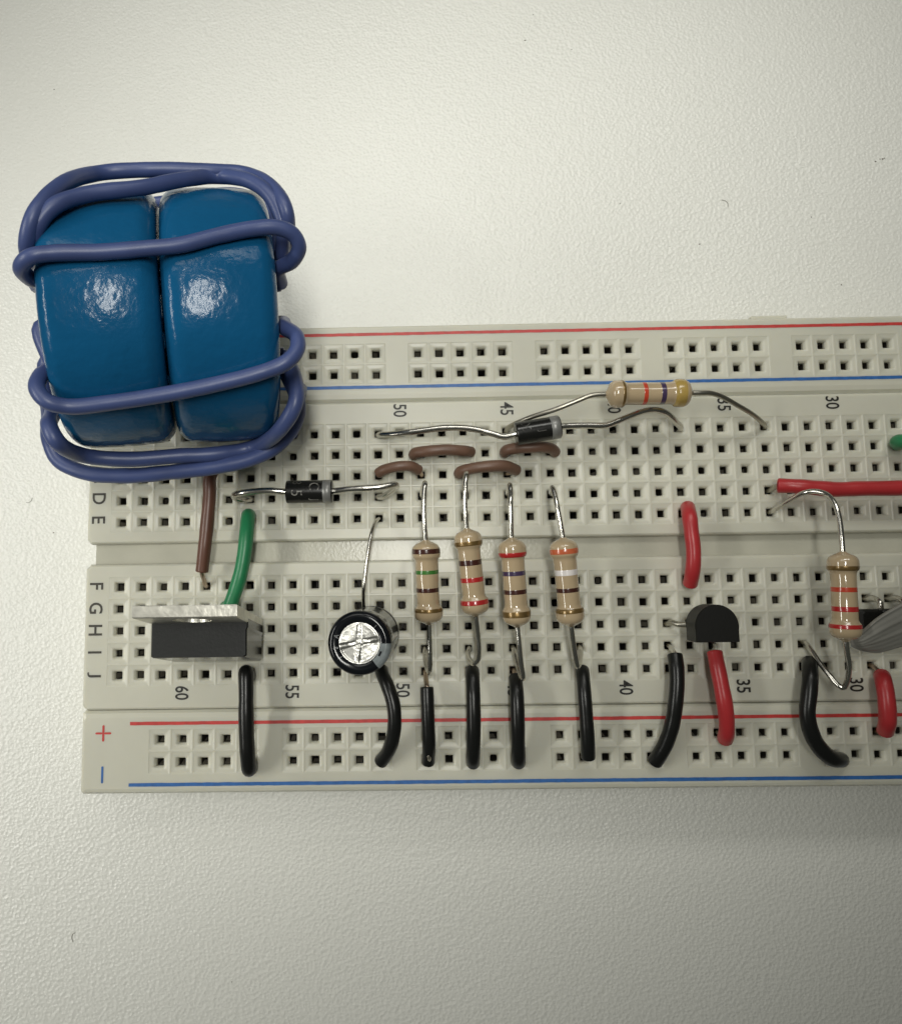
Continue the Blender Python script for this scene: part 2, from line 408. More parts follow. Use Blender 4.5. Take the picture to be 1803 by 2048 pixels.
# spring contacts seen down the holes
vs, fs = [], []
rnd = random.Random(3)
for y, xset in [(yy, allx) for yy in rowsU+rowsL]+[(3.85, topx), (2.843, topx), (-13.859, botx), (-14.855, botx)]:
    for x in xset:
        if x > 44: continue
        zc = -.30-rnd.random()*.22
        for s in (-1, 1):
            if rnd.random() < .25: continue
            o_ = len(vs); e = .165; inn = rnd.uniform(.03, .12); y0_, y1_ = -.16+rnd.random()*.04, .16-rnd.random()*.12
            horiz = y > 1.8 or y < -13
            p = [(s*e, y0_, zc-.1), (s*e, y1_, zc-.1), (s*inn, y1_, zc-.55), (s*inn, y0_, zc-.55)]
            if horiz: p = [(b_, a, c_) for a, b_, c_ in p]
            vs += [(x+a, y+b_, c_) for a, b_, c_ in p]; fs.append((o_, o_+1, o_+2, o_+3))
ct = link('contact_springs', vs, fs, 'contact', board, False); ct['kind'] = 'stuff'
tvv, tff = box_geo(29.9, 31.6, 5.12, 5.47, -.85, -.45, .03)
link('interlock_tab', tvv, tff, 'board', railT, False)

# ------------------------------------------------------------------ inductor (two blue ring cores under one winding)
ind = thing('inductor', 'big inductor of two glossy blue ring cores wrapped in violet-blue wire at the upper left', 'inductor', (3.7, 3.75, 0.0))
IC = Vector((3.900,3.570,5.700)); IM = Matrix([[0.97123, -0.0802, 0.22423], [0.07814, 0.99678, 0.01804], [-0.22495, 0.0, 0.97437]])
def ring_core(xc, wd, Ro, Ri, name):
    vs, fs = [], []; prof = []
    rb = .68
    def arc(cx, cr, a0, a1, rr, n=7): return [(cx+rr*math.cos(R(a0+(a1-a0)*i/n)), cr+rr*math.sin(R(a0+(a1-a0)*i/n))) for i in range(n+1)]
    h = wd/2
    prof += arc(h-rb, Ro-rb, 0, 90, rb) + [(h*.3, Ro+.05), (0, Ro+.06), (-h*.3, Ro+.05)] + arc(-h+rb, Ro-rb, 90, 180, rb)
    prof += arc(-h+rb, Ri+rb, 180, 270, rb)+arc(h-rb, Ri+rb, 270, 360, rb)
    seg = 96; n = len(prof)
    for k in range(seg):
        a = 2*math.pi*k/seg; cs, sn = math.cos(a), math.sin(a)
        for (x, r) in prof:
            p = Vector((x+xc, r*sn, r*cs))
            lump = noise.noise(Vector((p.x*.5+xc, p.y*.45, p.z*.45)))*.06+noise.noise(Vector((p.x*1.5, p.y*1.4+xc, p.z*1.4)))*.018
            p += Vector((0, sn, cs))*lump*(1 if r > Ri+1 else .3)
            vs.append(IC+IM @ p)
    for k in range(seg):
        for i in range(n):
            a, b_ = k*n+i, k*n+(i+1) % n; c, d = ((k+1) % seg)*n+(i+1) % n, ((k+1) % seg)*n+i
            fs.append((a, b_, c, d))
    return link(name, vs, fs, 'epoxy', ind, True)
ring_core(-2.02, 3.96, 4.88, 2.7, 'ring_core'); ring_core(2.02, 3.96, 4.88, 2.7, 'ring_core')
# fine drips in the coating over the crown
def local(x, phi, r): return IC+IM @ Vector((x, r*math.sin(R(phi)), r*math.cos(R(phi))))
def hole_pts(phi, r=2.2): return [local(4.35, phi, r), local(3.2, phi, r-.1), local(0, phi, r-.15), local(-3.2, phi, r-.1), local(-4.35, phi, r)]
turns = [
 (60, [(0.429,4.280,10.039),(0.761,4.390,10.893),(1.160,5.106,11.327),(1.635,6.570,10.587),(2.280,8.088,8.771),(4.095,8.349,8.448),(5.995,8.505,8.011),(7.285,8.561,7.671),(8.433,7.673,8.303),(9.061,6.483,8.670),(8.967,5.919,7.847)]),
 (40, [(0.828,4.388,10.350),(1.175,4.849,11.093),(1.735,5.574,11.123),(2.571,6.257,10.584),(4.265,6.898,9.820),(5.263,7.636,8.945),(6.290,8.389,7.824),(7.626,7.903,8.306),(8.479,7.114,8.553),(8.853,6.209,8.402),(8.786,5.299,7.976)]),
 (15, [(0.580,3.618,9.525),(0.639,3.421,10.454),(0.784,3.422,11.242),(1.281,3.604,11.633),(1.958,3.786,11.466),(3.300,3.930,11.152),(4.670,4.177,10.819),(5.791,4.409,10.540),(6.923,4.861,10.208),(8.088,5.265,9.858),(8.869,5.392,9.658),(9.395,5.275,9.370),(9.565,4.983,8.989),(9.264,4.710,8.485),(8.621,4.685,7.790)]),
 (-25, [(0.690,0.832,8.734),(0.591,0.345,9.295),(0.689,-0.217,9.709),(1.068,-0.676,9.753),(1.685,-0.806,9.460),(2.968,-0.648,9.235),(4.782,-0.339,9.019),(6.641,0.056,8.860),(8.218,0.474,8.773),(9.111,0.855,8.753),(9.439,1.366,8.579),(9.371,1.917,8.330),(8.817,2.477,7.729)]),
 (-60, [(-0.356,-0.159,6.330),(0.109,-1.064,7.540),(0.430,-1.643,7.523),(0.664,-1.860,5.828),(2.121,-1.930,5.155),(4.152,-1.739,4.685),(5.540,-1.633,4.363),(6.957,-1.321,4.037),(8.417,-1.014,6.080),(9.100,-0.140,6.683),(9.027,0.852,6.412)]),
 (-80, [(-1.107,-0.130,5.000),(-1.385,-0.899,4.400),(-1.051,-1.737,4.200),(0.055,-2.284,4.200),(1.780,-2.449,4.200),(3.644,-2.331,4.200),(5.505,-2.131,4.200),(6.992,-1.804,4.200),(8.124,-1.202,4.300),(8.785,-0.353,4.500),(8.931,0.425,5.000)]),
 (110, [(-1.246,8.975,4.500),(-0.272,10.200,2.600),(1.370,10.161,2.600),(2.515,10.262,2.600),(4.148,10.522,2.600),(5.783,10.568,2.600),(6.964,9.875,3.200),(7.912,8.034,4.500)]),
]
gv, gf, gs = [], [], []
for i, (phi, vis) in enumerate(turns):
    hp = hole_pts(phi)
    path = catmull(hp+vis+[hp[0]], 7)
    a, b_ = tube_geo(path, [.275, .275, .272, .282, .305, .32, .26][i], 14, .05, i*3.1)
    o_ = len(gv); gv += a; gf += [tuple(k+o_ for k in f) for f in b_]; gs += [True]*(len(b_)-2)+[False]*2
for pts in ([local(4.2, -60, 2.2), local(4.9, -95, 2.9), (8.6, 1.6, 1.6), (8.15, 0.3, .5), (8.0, 0.0, .05)], [local(-4.2, 110, 2.2), local(-4.8, 130, 3.0), (-.6, 3.0, 1.4), (.2, .6, .6), (0, 0, .05)]):
    a, b_ = tube_geo(catmull(pts, 7), .27, 14, .05, 9.1); o_ = len(gv)
    gv += a; gf += [tuple(k+o_ for k in f) for f in b_]; gs += [True]*(len(b_)-2)+[False]*2
link('winding', gv, gf, 'blue_pvc', ind, gs)

# ------------------------------------------------------------------ jumper wires
def hole(col, row, z=-.9):
    y = {'P': 3.85, 'M': 2.843, 'p': -13.859, 'm': -14.855}.get(row)
    if y is None: y = -'ABCDE'.index(row) if row in 'ABCDE' else -7-'FGHIJ'.index(row)
    return Vector((63-col, y, z))
def jumper(label, m, pts, rad, a=None, b_=None, group=None, wire='copper', base=None, cat='jumper wire', na=.14):
    base = base or (pts[0][0], pts[0][1], 0)
    t = thing('jumper_wire', label, cat, base, group)
    tube('insulation', pts, rad, m, t, 14, 8, .06, len(label))
    for e, nxt, h in ((pts[0], pts[1], a), (pts[-1], pts[-2], b_)):
        if h is None: continue
        e, nxt = Vector(e), Vector(nxt); d = (nxt-e).normalized()
        top = Vector((h.x, h.y, -.05))
        mid = (e+top)*.5+Vector((0, 0, .06))
        tube('bare_end', [e+d*.5, e, mid, top, h], .105, wire, t, 8, 5)
    return t
GB = 'black jumper wires bridging down to the lower rail'
rb = .335
jumper('straight black jumper directly below the upright power transistor', 'black_pvc', [(6.02,-11.02,.06),(6.0,-11.0,.45),(6.061,-10.840,0.850),(6.115,-11.607,1.050),(6.131,-12.514,1.100),(6.148,-13.497,1.050),(6.166,-14.509,0.850),(6.158,-15.045,0.500),(6.1,-14.95,.08)], rb, hole(57,'J'), hole(57,'m'), GB)
jumper('curved black jumper running down from under the round capacitor', 'black_pvc', [(12.016,-10.837,0.250),(12.093,-11.041,0.600),(12.331,-11.529,0.950),(12.543,-12.175,1.100),(12.604,-12.883,1.100),(12.523,-13.626,0.900),(12.308,-14.299,0.600),(11.929,-14.901,0.120)], .305, hole(51,'J'), hole(51,'m'), GB)
W3 = jumper('black jumper with bare copper showing at its lower end, below the brown-green-brown resistor', 'black_pvc', [(14.040,-11.562,0.750),(14.050,-12.317,0.850),(14.066,-13.329,0.800),(14.084,-14.148,0.600),(14.043,-14.945,0.150)], .295, hole(49,'J'), hole(49,'m'), GB)
jumper('black jumper below the resistor whose gold band is at the top', 'black_pvc', [(16.097,-10.892,0.250),(16.071,-11.137,0.600),(16.054,-11.830,0.900),(16.039,-13.047,0.950),(16.020,-14.027,0.750),(16.012,-14.702,0.450),(16.036,-15.016,0.100)], .31, hole(47,'J'), hole(47,'m'), GB)
jumper('black jumper below the red-violet-brown resistor, a bare lead meeting its upper end', 'black_pvc', [(18.004,-11.254,0.300),(17.980,-11.500,0.600),(17.957,-12.076,0.900),(17.945,-13.068,0.950),(17.965,-14.048,0.750),(17.999,-14.723,0.450),(18.048,-15.004,0.100)], .31, hole(45,'J'), hole(45,'m'), GB)
jumper('slightly slanted black jumper below the orange-white-brown resistor', 'black_pvc', [(20.973,-10.919,0.300),(20.931,-11.197,0.600),(20.896,-11.832,0.900),(20.921,-12.936,0.950),(20.964,-13.949,0.850),(21.001,-14.720,0.650)], .305, hole(42,'J'), hole(42,'m'), GB)
jumper('bowed black jumper to the left of the half-round transistor, bending left at its foot', 'black_pvc', [(24.944,-10.283,0.800),(24.916,-10.789,1.000),(24.867,-11.487,1.100),(24.757,-12.315,1.100),(24.636,-13.165,0.950),(24.432,-13.996,0.700),(24.180,-14.638,0.400),(24.025,-15.033,0.120)], .325, hole(38,'I'), hole(39,'m'), GB, 'tin')
jumper('hook-shaped black jumper left of the sharply bent resistor lead', 'black_pvc', [(31.032,-10.740,0.300),(30.773,-10.966,0.800),(30.596,-11.392,1.100),(30.417,-12.141,1.200),(30.316,-12.709,1.200),(30.368,-13.287,1.150),(30.602,-13.951,1.050),(30.983,-14.467,0.950),(31.454,-14.800,0.750),(31.972,-14.941,0.400),(32.197,-15.011,0.100)], .335, hole(32,'J'), hole(31,'m'), GB)
GR = 'red jumper wires'
jumper('short red jumper crossing the centre channel above the half-round transistor', 'red_pvc', [(26.145,-3.728,0.120),(26.003,-3.947,0.550),(25.927,-4.281,0.850),(25.911,-4.988,1.000),(25.950,-5.637,1.000),(25.945,-6.195,0.950),(25.937,-6.750,0.750),(25.978,-7.246,0.300)], .325, hole(37,'E'), hole(37,'F'), GR)
jumper('red jumper leaving from under the half-round transistor to the lower rail', 'red_pvc', [(26.721,-10.188,0.700),(26.723,-10.901,0.950),(26.799,-11.725,1.050),(26.887,-12.472,1.050),(26.985,-13.118,0.900),(27.056,-13.662,0.650),(27.143,-14.085,0.200)], .335, hole(36,'I'), hole(36,'p'), GR, 'tin')
jumper('long horizontal red jumper running off the right edge, above the bent resistor lead', 'red_pvc', [(30.079,-2.855,0.550),(30.455,-2.913,0.800),(31.019,-2.981,0.950),(31.744,-3.069,1.000),(32.391,-3.133,1.050),(33.494,-3.119,1.100),(35.228,-3.128,1.150),(38.5,-2.95,1.1),(40.3,-3.0,.7),(40.95,-3.0,.15)], .335, hole(33,'D'), hole(22,'D'), GR, 'tin_dull')
jumper('shaded red jumper under the grey cable at the right edge', 'red_pvc', [(34.100,-11.345,0.400),(33.902,-11.547,0.800),(33.837,-12.058,1.000),(33.840,-12.783,1.000),(33.889,-13.305,0.850),(34.039,-13.773,0.400)], .345, hole(29,'J'), hole(29,'p'), GR)
jumper('green jumper disappearing behind the metal tab of the power transistor', 'green_pvc', [(5.980,-3.763,0.120),(6.035,-3.978,0.550),(6.067,-4.635,0.950),(6.002,-5.601,1.100),(5.824,-6.550,1.100),(5.569,-7.290,1.000),(5.256,-8.034,0.800),(4.98,-8.0,.15)], .325, hole(57,'E'), hole(58,'G'), 'green jumper wires')
jumper('green jumper end just entering the picture at the right edge', 'green_pvc', [(35.917,-0.949,0.120),(35.646,-0.948,0.600),(35.801,-0.999,1.000),(39.5,-.9,1.2),(42.3,-1.0,.9),(43.0,-1.0,.15)], .33, hole(27,'B'), hole(20,'B'), 'green jumper wires')
jumper('black wire end in deep shade under the grey cable at the right edge', 'black_pvc', [(35.95,-10.98,.12),(36.0,-11.0,.7),(36.25,-11.35,1.1),(36.9,-12.2,1.25),(37.6,-13.2,.8),(38.0,-13.8,.2)], .335, hole(27,'J'), hole(25,'p'))
jumper('long straight brown jumper emerging from under the blue inductor', 'brown_pvc', [(5.0,-1.0,.15),(5.02,-1.15,.7),(4.470,-1.996,1.150),(4.433,-2.974,1.200),(4.333,-4.350,1.200),(4.223,-5.371,1.150),(4.073,-6.365,0.950)], .30, hole(58,'B'), hole(59,'F'), None, 'copper')
GO = 'short brown jumper links in the upper rows'
jumper('short brown link under the left lead of the tilted diode', 'brown_dull', [(13.644,-1.106,0.120),(13.741,-1.042,0.400),(14.279,-1.024,0.700),(15.134,-0.981,0.750),(15.869,-1.014,0.600),(16.354,-1.012,0.200)], .255, hole(49,'B'), hole(47,'B'), GO)
jumper('short brown link with an open cut left end, right of the flat diode', 'brown_dull', [(11.993,-1.953,0.300),(12.282,-1.827,0.550),(12.881,-1.711,0.720),(13.475,-1.696,0.650),(13.895,-1.851,0.300)], .245, hole(51,'C'), hole(49,'C'), GO)
jumper('brown link touched by the top lead of the gold-topped resistor', 'brown_dull', [(15.714,-2.024,0.120),(15.824,-1.940,0.450),(16.296,-1.861,0.750),(17.073,-1.791,0.850),(17.812,-1.780,0.700),(18.407,-1.914,0.200)], .265, hole(47,'C'), hole(45,'C'), GO)
jumper('brown link arching directly below the tilted diode body', 'brown_dull', [(17.851,-1.078,0.120),(17.942,-0.992,0.450),(18.336,-0.958,0.700),(18.945,-0.958,0.800),(19.522,-0.930,0.750),(20.042,-0.992,0.400),(20.209,-1.091,0.120)], .255, hole(45,'B'), hole(43,'B'), GO)
# bare copper showing through the nick of the third black jumper
tube('bare_nick', [(14.016,-14.393,0.620),(14.069,-14.551,0.660),(14.089,-14.800,0.420),(14.087,-14.973,0.200)], .10, 'solder', W3, 8, 5, .3, 2)

# ------------------------------------------------------------------ resistors
PROF = [(0,.12),(.012,.16),(.028,.30),(.045,.44),(.070,.545),(.105,.598),(.15,.607),(.185,.598),(.205,.575),(.222,.515),(.25,.494),(.5,.488),(.75,.494),(.778,.515),(.795,.575),(.815,.598),(.85,.607),(.895,.598),(.93,.545),(.955,.44),(.972,.30),(.988,.16),(1,.12)]
def prof_r(t):
    for (a, ra), (b_, rb_) in zip(PROF, PROF[1:]):
        if a <= t <= b_: return ra+(rb_-ra)*(t-a)/(b_-a)
    return .12
def resistor(label, a, b_, bands, la, lb, scale=1.0, lead='tin', base=None):
    t = thing('resistor', label, 'resistor', base or ((a[0]+b_[0])/2, (a[1]+b_[1])/2, 0), 'striped tan resistors')
    fr = axis_frame(a, b_); L = fr[4]; sd = len(label)*.37
    n = 64; pr = [(L*i/n, prof_r(i/n)*scale) for i in range(n+1)]
    vs, fs = lathe_geo(fr, pr, 36, .035, sd); cap_ends(vs, fs, n+1, 36)
    link('body', vs, fs, 'tan', t, True)
    for (tc_, wd, c) in bands:
        k = 10; pb = []
        for i in range(k+1):
            tt = tc_-wd/2+wd*i/k; e = .004 if 0 < i < k else -.004
            pb.append((L*tt, prof_r(tt)*scale+e))
        vs, fs = lathe_geo(fr, pb, 36, .035, sd)
        link('colour_band', vs, fs, 'band_'+c, t, True, label=c+' band')
    for pts, e, o_ in ((la, Vector(a), Vector(b_)), (lb, Vector(b_), Vector(a))):
        d = (o_-e).normalized()
        tube('lead', [e+d*.3, e]+[Vector(p) for p in pts], .112, lead, t, 10, 7, .05, sd, cap='flat')
    return t
zr = 2.3
resistor('resistor with brown, green, brown and gold bands, leftmost of the upright row', (14.064,-5.175,2.400), (14.151,-8.793,2.000),
  [(.13,.062,'brown'),(.375,.05,'green'),(.585,.055,'brown'),(.82,.05,'gold')],
  [(14.018,-4.473,2.500),(14.015,-3.789,2.500),(14.039,-3.202,2.450),(14.089,-2.731,2.300),(14.071,-2.692,1.600),(14.004,-2.923,0.600),hole(49,'D',-.1),hole(49,'D',-1)],
  [(14.157,-9.420,1.900),(14.162,-10.208,1.750),(14.154,-10.751,1.500),(14.104,-10.836,1.200),(14.015,-10.433,0.500),hole(49,'I',-.1),hole(49,'I',-1)])
resistor('upright resistor with its gold band at the top and two red bands below', (15.828,-4.704,2.400), (16.157,-8.469,2.000),
  [(.17,.055,'gold'),(.385,.066,'brown'),(.578,.058,'red'),(.83,.058,'red')],
  [(15.776,-3.976,2.500),(15.778,-3.349,2.550),(15.836,-2.655,2.500),(15.882,-2.334,2.300),(15.921,-2.326,1.500),(15.946,-2.675,0.600),hole(47,'D',-.1),hole(47,'D',-1)],
  [(16.235,-9.196,1.800),(16.281,-9.938,1.600),(16.247,-10.346,1.400),(16.096,-10.548,1.200),(15.956,-10.438,0.700),(15.923,-10.217,0.200),hole(47,'I',-.1),hole(47,'I',-1)])
resistor('upright resistor with red, violet, brown and gold bands', (17.723,-5.127,2.400), (17.917,-8.948,2.000),
  [(.19,.060,'red'),(.395,.055,'violet'),(.60,.055,'brown'),(.845,.07,'gold')],
  [(17.716,-4.427,2.500),(17.721,-3.639,2.500),(17.769,-3.167,2.300),(17.781,-2.848,2.100),(17.844,-2.853,1.300),(17.895,-2.976,0.500),hole(45,'D',-.1),hole(45,'D',-1)],
  [(17.984,-9.729,1.900),(18.066,-10.520,1.700),(18.169,-11.118,1.450),(18.158,-11.200,1.200),(18.045,-10.581,0.600),hole(45,'I',-.1),hole(45,'I',-1)])
resistor('upright resistor with orange, white, brown and gold bands, rightmost of the upright row', (19.910,-5.161,2.400), (20.206,-8.953,2.000),
  [(.15,.062,'orange'),(.387,.068,'white'),(.583,.052,'brown'),(.812,.055,'gold')],
  [(19.819,-4.562,2.450),(19.730,-3.930,2.450),(19.682,-3.352,2.250),(19.640,-2.973,2.000),(19.748,-2.983,1.200),(19.850,-3.009,0.500),hole(43,'D',-.1),hole(43,'D',-1)],
  [(20.310,-9.664,1.800),(20.425,-10.251,1.600),(20.536,-10.687,1.400),(20.658,-10.668,1.100),(20.893,-10.308,0.500),hole(42,'I',-.1),hole(42,'I',-1)])
resistor('resistor lying sideways across the upper blue line, with red, violet and yellow bands', (22.065,1.105,2.200), (25.851,1.088,2.200),
  [(.185,.035,'gold'),(.435,.052,'vermilion'),(.64,.060,'violet'),(.835,.135,'yellow')],
  [(21.462,1.066,2.200),(20.765,0.824,2.100),(19.916,0.533,1.900),(18.928,0.304,1.500),(18.327,0.139,1.000),(18.057,0.080,0.400),hole(45,'A',-.1),hole(45,'A',-1)],
  [(26.206,1.080,2.200),(26.685,1.085,2.100),(27.255,0.967,1.900),(28.026,0.645,1.600),(28.847,0.374,1.100),(29.561,0.117,0.500),hole(33,'A',-.1),hole(33,'A',-1)], 1.0, 'tin_dull')
resistor('resistor with two red bands and one orange-red band, standing apart on the right', (31.325,-5.959,3.000), (31.276,-9.673,2.800),
  [(.185,.055,'gold'),(.42,.058,'vermilion'),(.635,.062,'red'),(.825,.05,'red')],
  [(31.332,-5.479,3.000),(31.373,-4.757,2.900),(31.364,-4.243,2.800),(31.334,-3.804,2.600),(31.220,-3.474,2.300),(30.922,-3.310,2.000),(30.599,-3.343,1.700),(30.358,-3.538,1.200),(30.109,-3.795,0.600),(29.999,-3.973,0.050),hole(33,'E',-1)],
  [(31.350,-10.111,2.700),(31.499,-10.562,2.500),(31.641,-10.970,2.200),(31.740,-11.455,1.800),(31.703,-11.700,1.600),(31.545,-11.609,1.500),(31.317,-11.140,1.200),(31.152,-10.641,0.800),(31.079,-10.190,0.400),(31.065,-9.956,0.050),hole(32,'I',-1)])

# ------------------------------------------------------------------ diodes
def diode(label, a, b_, rad, band, texts, la, lb, base):
    t = thing('diode', label, 'diode', base, 'black cylindrical diodes')
    fr = axis_frame(a, b_); L = fr[4]; e = .05
    pr = [(0, .18), (.002, rad-e*1.6), (e*.3, rad-e*.5), (e, rad), (L*.5, rad*1.005), (L-e, rad), (L-e*.3, rad-e*.5), (L-.002, rad-e*1.6), (L, .18)]
    vs, fs = lathe_geo(fr, pr, 40); cap_ends(vs, fs, len(pr), 40)
    edge_smooth(link('body', vs, fs, 'diode', t, True), 35)
    vs, fs = lathe_geo(fr, [(L*band[0], rad-.003), (L*band[0]+.01, rad+.012), (L*band[1]-.01, rad+.012), (L*band[1], rad-.003)], 40)
    link('polarity_band', vs, fs, 'diode_band', t, True)
    A, T, U, W, _ = fr
    for (s, d, ang, h, mname) in texts:            # print wrapped on the cylinder; glyph tops point along the body axis
        vs, fs = text_geo(s, h, .95, -.006); out = []
        for x, y in vs:
            an = R(ang)+x/rad*sgn
            out.append(A+T*(d*L+y)+(U*math.cos(an)+W*math.sin(an))*(rad+.006))
        link('printed_mark', out, fs, mname, t, False)
    for pts, e_, o_ in ((la, Vector(a), Vector(b_)), (lb, Vector(b_), Vector(a))):
        d = (o_-e_).normalized()
        tube('lead', [e_+d*.2, e_]+[Vector(p) for p in pts], .148, 'tin', t, 10, 7, .06, d.x, cap='flat')
    return t
sgn = 1
diode('straight black diode left of centre, a 5 and a C printed beside its silver band', (7.945,-2.897,1.500), (10.022,-2.897,1.500), .505, (.79,.965),
  [('5', .25, 12, .48, 'diode_print'), ('C', .62, -22, .44, 'diode_print'), ('J', .60, 48, .44, 'diode_print'), ('8', .25, -48, .40, 'diode_print_dim')],
  [(7.326,-2.838,1.550),(6.566,-2.839,1.500),(5.920,-2.893,1.350),(5.498,-2.947,1.000),(5.478,-3.027,0.600),(5.719,-3.062,0.250),hole(57,'D',-.1),hole(57,'D',-1)],
  [(10.695,-2.828,1.600),(11.466,-2.802,1.650),(12.235,-2.751,1.650),(12.745,-2.649,1.500),(12.838,-2.689,1.200),(12.600,-2.852,0.700),(12.190,-3.018,0.200),hole(51,'D',-.1),hole(51,'D',-1)], (9.5,-3,0))
diode('black diode tilted over a brown link, silver band on its right end', (18.150,-0.511,1.750), (20.116,-0.209,1.750), .505, (.77,.97),
  [('J', .54, 12, .40, 'diode_print_dim'), ('X', .22, -20, .40, 'diode_print_dim')],
  [(17.658,-0.596,1.650),(17.162,-0.436,1.550),(16.534,-0.227,1.450),(15.774,-0.089,1.300),(15.003,-0.050,1.150),(14.288,-0.092,1.000),(13.303,-0.157,0.750),(12.501,-0.153,0.400),(12.090,-0.088,0.050),hole(51,'A',-1)],
  [(20.592,-0.173,1.700),(21.378,-0.160,1.650),(22.166,-0.164,1.600),(22.630,-0.003,1.550),(23.324,0.279,1.500),(24.034,0.522,1.400),(24.571,0.570,1.300),(25.081,0.452,1.100),(25.635,0.149,0.600),(26.023,-0.015,0.100),hole(37,'A',-1)], (20,-.2,0))

# ------------------------------------------------------------------ round capacitor
cap_ = thing('capacitor', 'upright round black capacitor with a silver cross-scored top and grey stripe', 'capacitor', (11.6,-9.2,0))
A0, A1 = Vector((11.604,-9.243,0.450)), Vector((11.326,-9.304,5.000))
fr = axis_frame(A0, A1); L = fr[4]; cA, cT, cU, cW, _ = fr
ro = 1.25
pr = [(.0, .9), (.0, ro-.10), (.05, ro), (.42, ro), (.50, ro-.07), (.60, ro-.07), (.70, ro), (L-.20, ro), (L-.13, ro-.015), (L-.07, ro-.05), (L-.025, ro-.11), (L, ro-.19), (L+.0, ro-.24), (L-.03, .82), (L-.05, .80), (L-.09, .795)]
vs, fs = lathe_geo(fr, pr, 72)
edge_smooth(link('sleeve', vs, fs, 'sleeve', cap_, True), 50)
def capdir(az):      # azimuth in the board plane, 0 = +x, 90 = +y
    d = Vector((math.cos(R(az)), math.sin(R(az)), 0)); d -= cT*d.dot(cT); return d.normalized()
def sleeve_patch(name, az0, az1, prof, m, eps=.006, n=14):
    vs, fs = [], []
    for i in range(n+1):
        d = capdir(az0+(az1-az0)*i/n)
        for (h, r) in prof: vs.append(cA+cT*(h+eps*.6)+d*(r+eps))
    k = len(prof)
    for i in range(n):
        for j in range(k-1): fs.append((i*k+j, (i+1)*k+j, (i+1)*k+j+1, i*k+j+1))
    link(name, vs, fs, m, cap_, True)
top_prof = [p for p in pr if .7 <= p[0] and p[1] > .81]
sleeve_patch('polarity_stripe', -52, -1, top_prof, 'sleeve_grey')
sleeve_patch('minus_mark', -33, -20, [(h-.0, r) for h, r in [(L-.0, .93), (L-.028, .85)]], 'sleeve', .012)
def cap_text(s, az, h, height, m, cond=.8):
    vs, fs = text_geo(s, height, cond, -.01)
    out = [cA+cT*(h+y)+capdir(az+math.degrees(x/ro))*(ro+.007) for x, y in vs]
    link('printed_mark', out, fs, m, cap_, False)
cap_text('47', 40, L-.52, .52, 'sleeve_mark'); cap_text('1', 12, L-.5, .5, 'sleeve_mark')
def rim_text(s, az, r, height, m):
    vs, fs = text_geo(s, height, .9, -.02); d = capdir(az); e = cT.cross(d)
    out = []
    for x, y in vs:
        rad = r+y
        hh = L+.008-(.03 if rad < ro-.24 else 0)*((ro-.24-rad)/.2)
        out.append(cA+cT*hh+d*rad-e*x)
    link('printed_mark', out, fs, m, cap_, False)
for s, az, r in (('A', 163, .93), ('2', 191, .94), ('1', 216, .94), ('1', 45, .90)): rim_text(s, az, r, .17, 'sleeve_mark')
# pressed aluminium top: polar grid with the pressed cross
vs, fs = [], []; nr, na = 22, 96
d0 = capdir(0); e0 = capdir(90)
for i in range(nr+1):
    r = .80*i/nr
    for k in range(na):
        a = 2*math.pi*k/na; x, y = r*math.cos(a), r*math.sin(a)
        ca, sa = math.cos(R(5)), math.sin(R(5))
        xv = x*ca-y*sa+.03; yv = -(x*math.sin(R(11)))+y*math.cos(R(11))-.02
        nz = noise.noise(Vector((x*9, y*9, 3)))
        wv = .085+.02*noise.noise(Vector((x*5, y*5, 3)))
        arm = max(math.exp(-(xv/wv)**6), math.exp(-(yv/wv)**6))
        edge_ = max(math.exp(-((abs(xv)-wv*1.1)/.02)**2), math.exp(-((abs(yv)-wv*1.1)/.02)**2))
        hgt = -.018*arm-.010*edge_+arm*.022*nz
        quad = (.11*(xv if xv*yv > 0 else -xv)+.07*(1 if yv > 0 else -.5)*abs(yv)-.03)*(1-arm)
        hgt += quad+.012*noise.noise(Vector((x*3, y*3, 0)))
        if r > .74: hgt *= .2
        vs.append(cA+cT*(L-.06+hgt)+d0*x+e0*y)
for i in range(nr):
    for k in range(na):
        k2 = (k+1) % na; fs.append((i*na+k, (i+1)*na+k, (i+1)*na+k2, i*na+k2))
link('vent_top', vs, fs, 'alu', cap_, True)
tube('lead', [cA+Vector((.1, .3, .15)), (11.335,-8.255,0.350), (11.274,-7.796,0.800), (11.332,-7.203,1.300), (11.419,-6.424,1.300), (11.668,-4.870,1.100), (11.826,-4.285,0.600), hole(51,'E',-.1), hole(51,'E',-1)], .085, 'tin', cap_, 10, 7, cap='flat')
tube('lead', [cA+Vector((.3, -.4, .15)), (11.9,-9.9,.2), hole(51,'I',-.1), hole(51,'I',-1)], .085, 'tin', cap_, 10, 7, cap='flat')

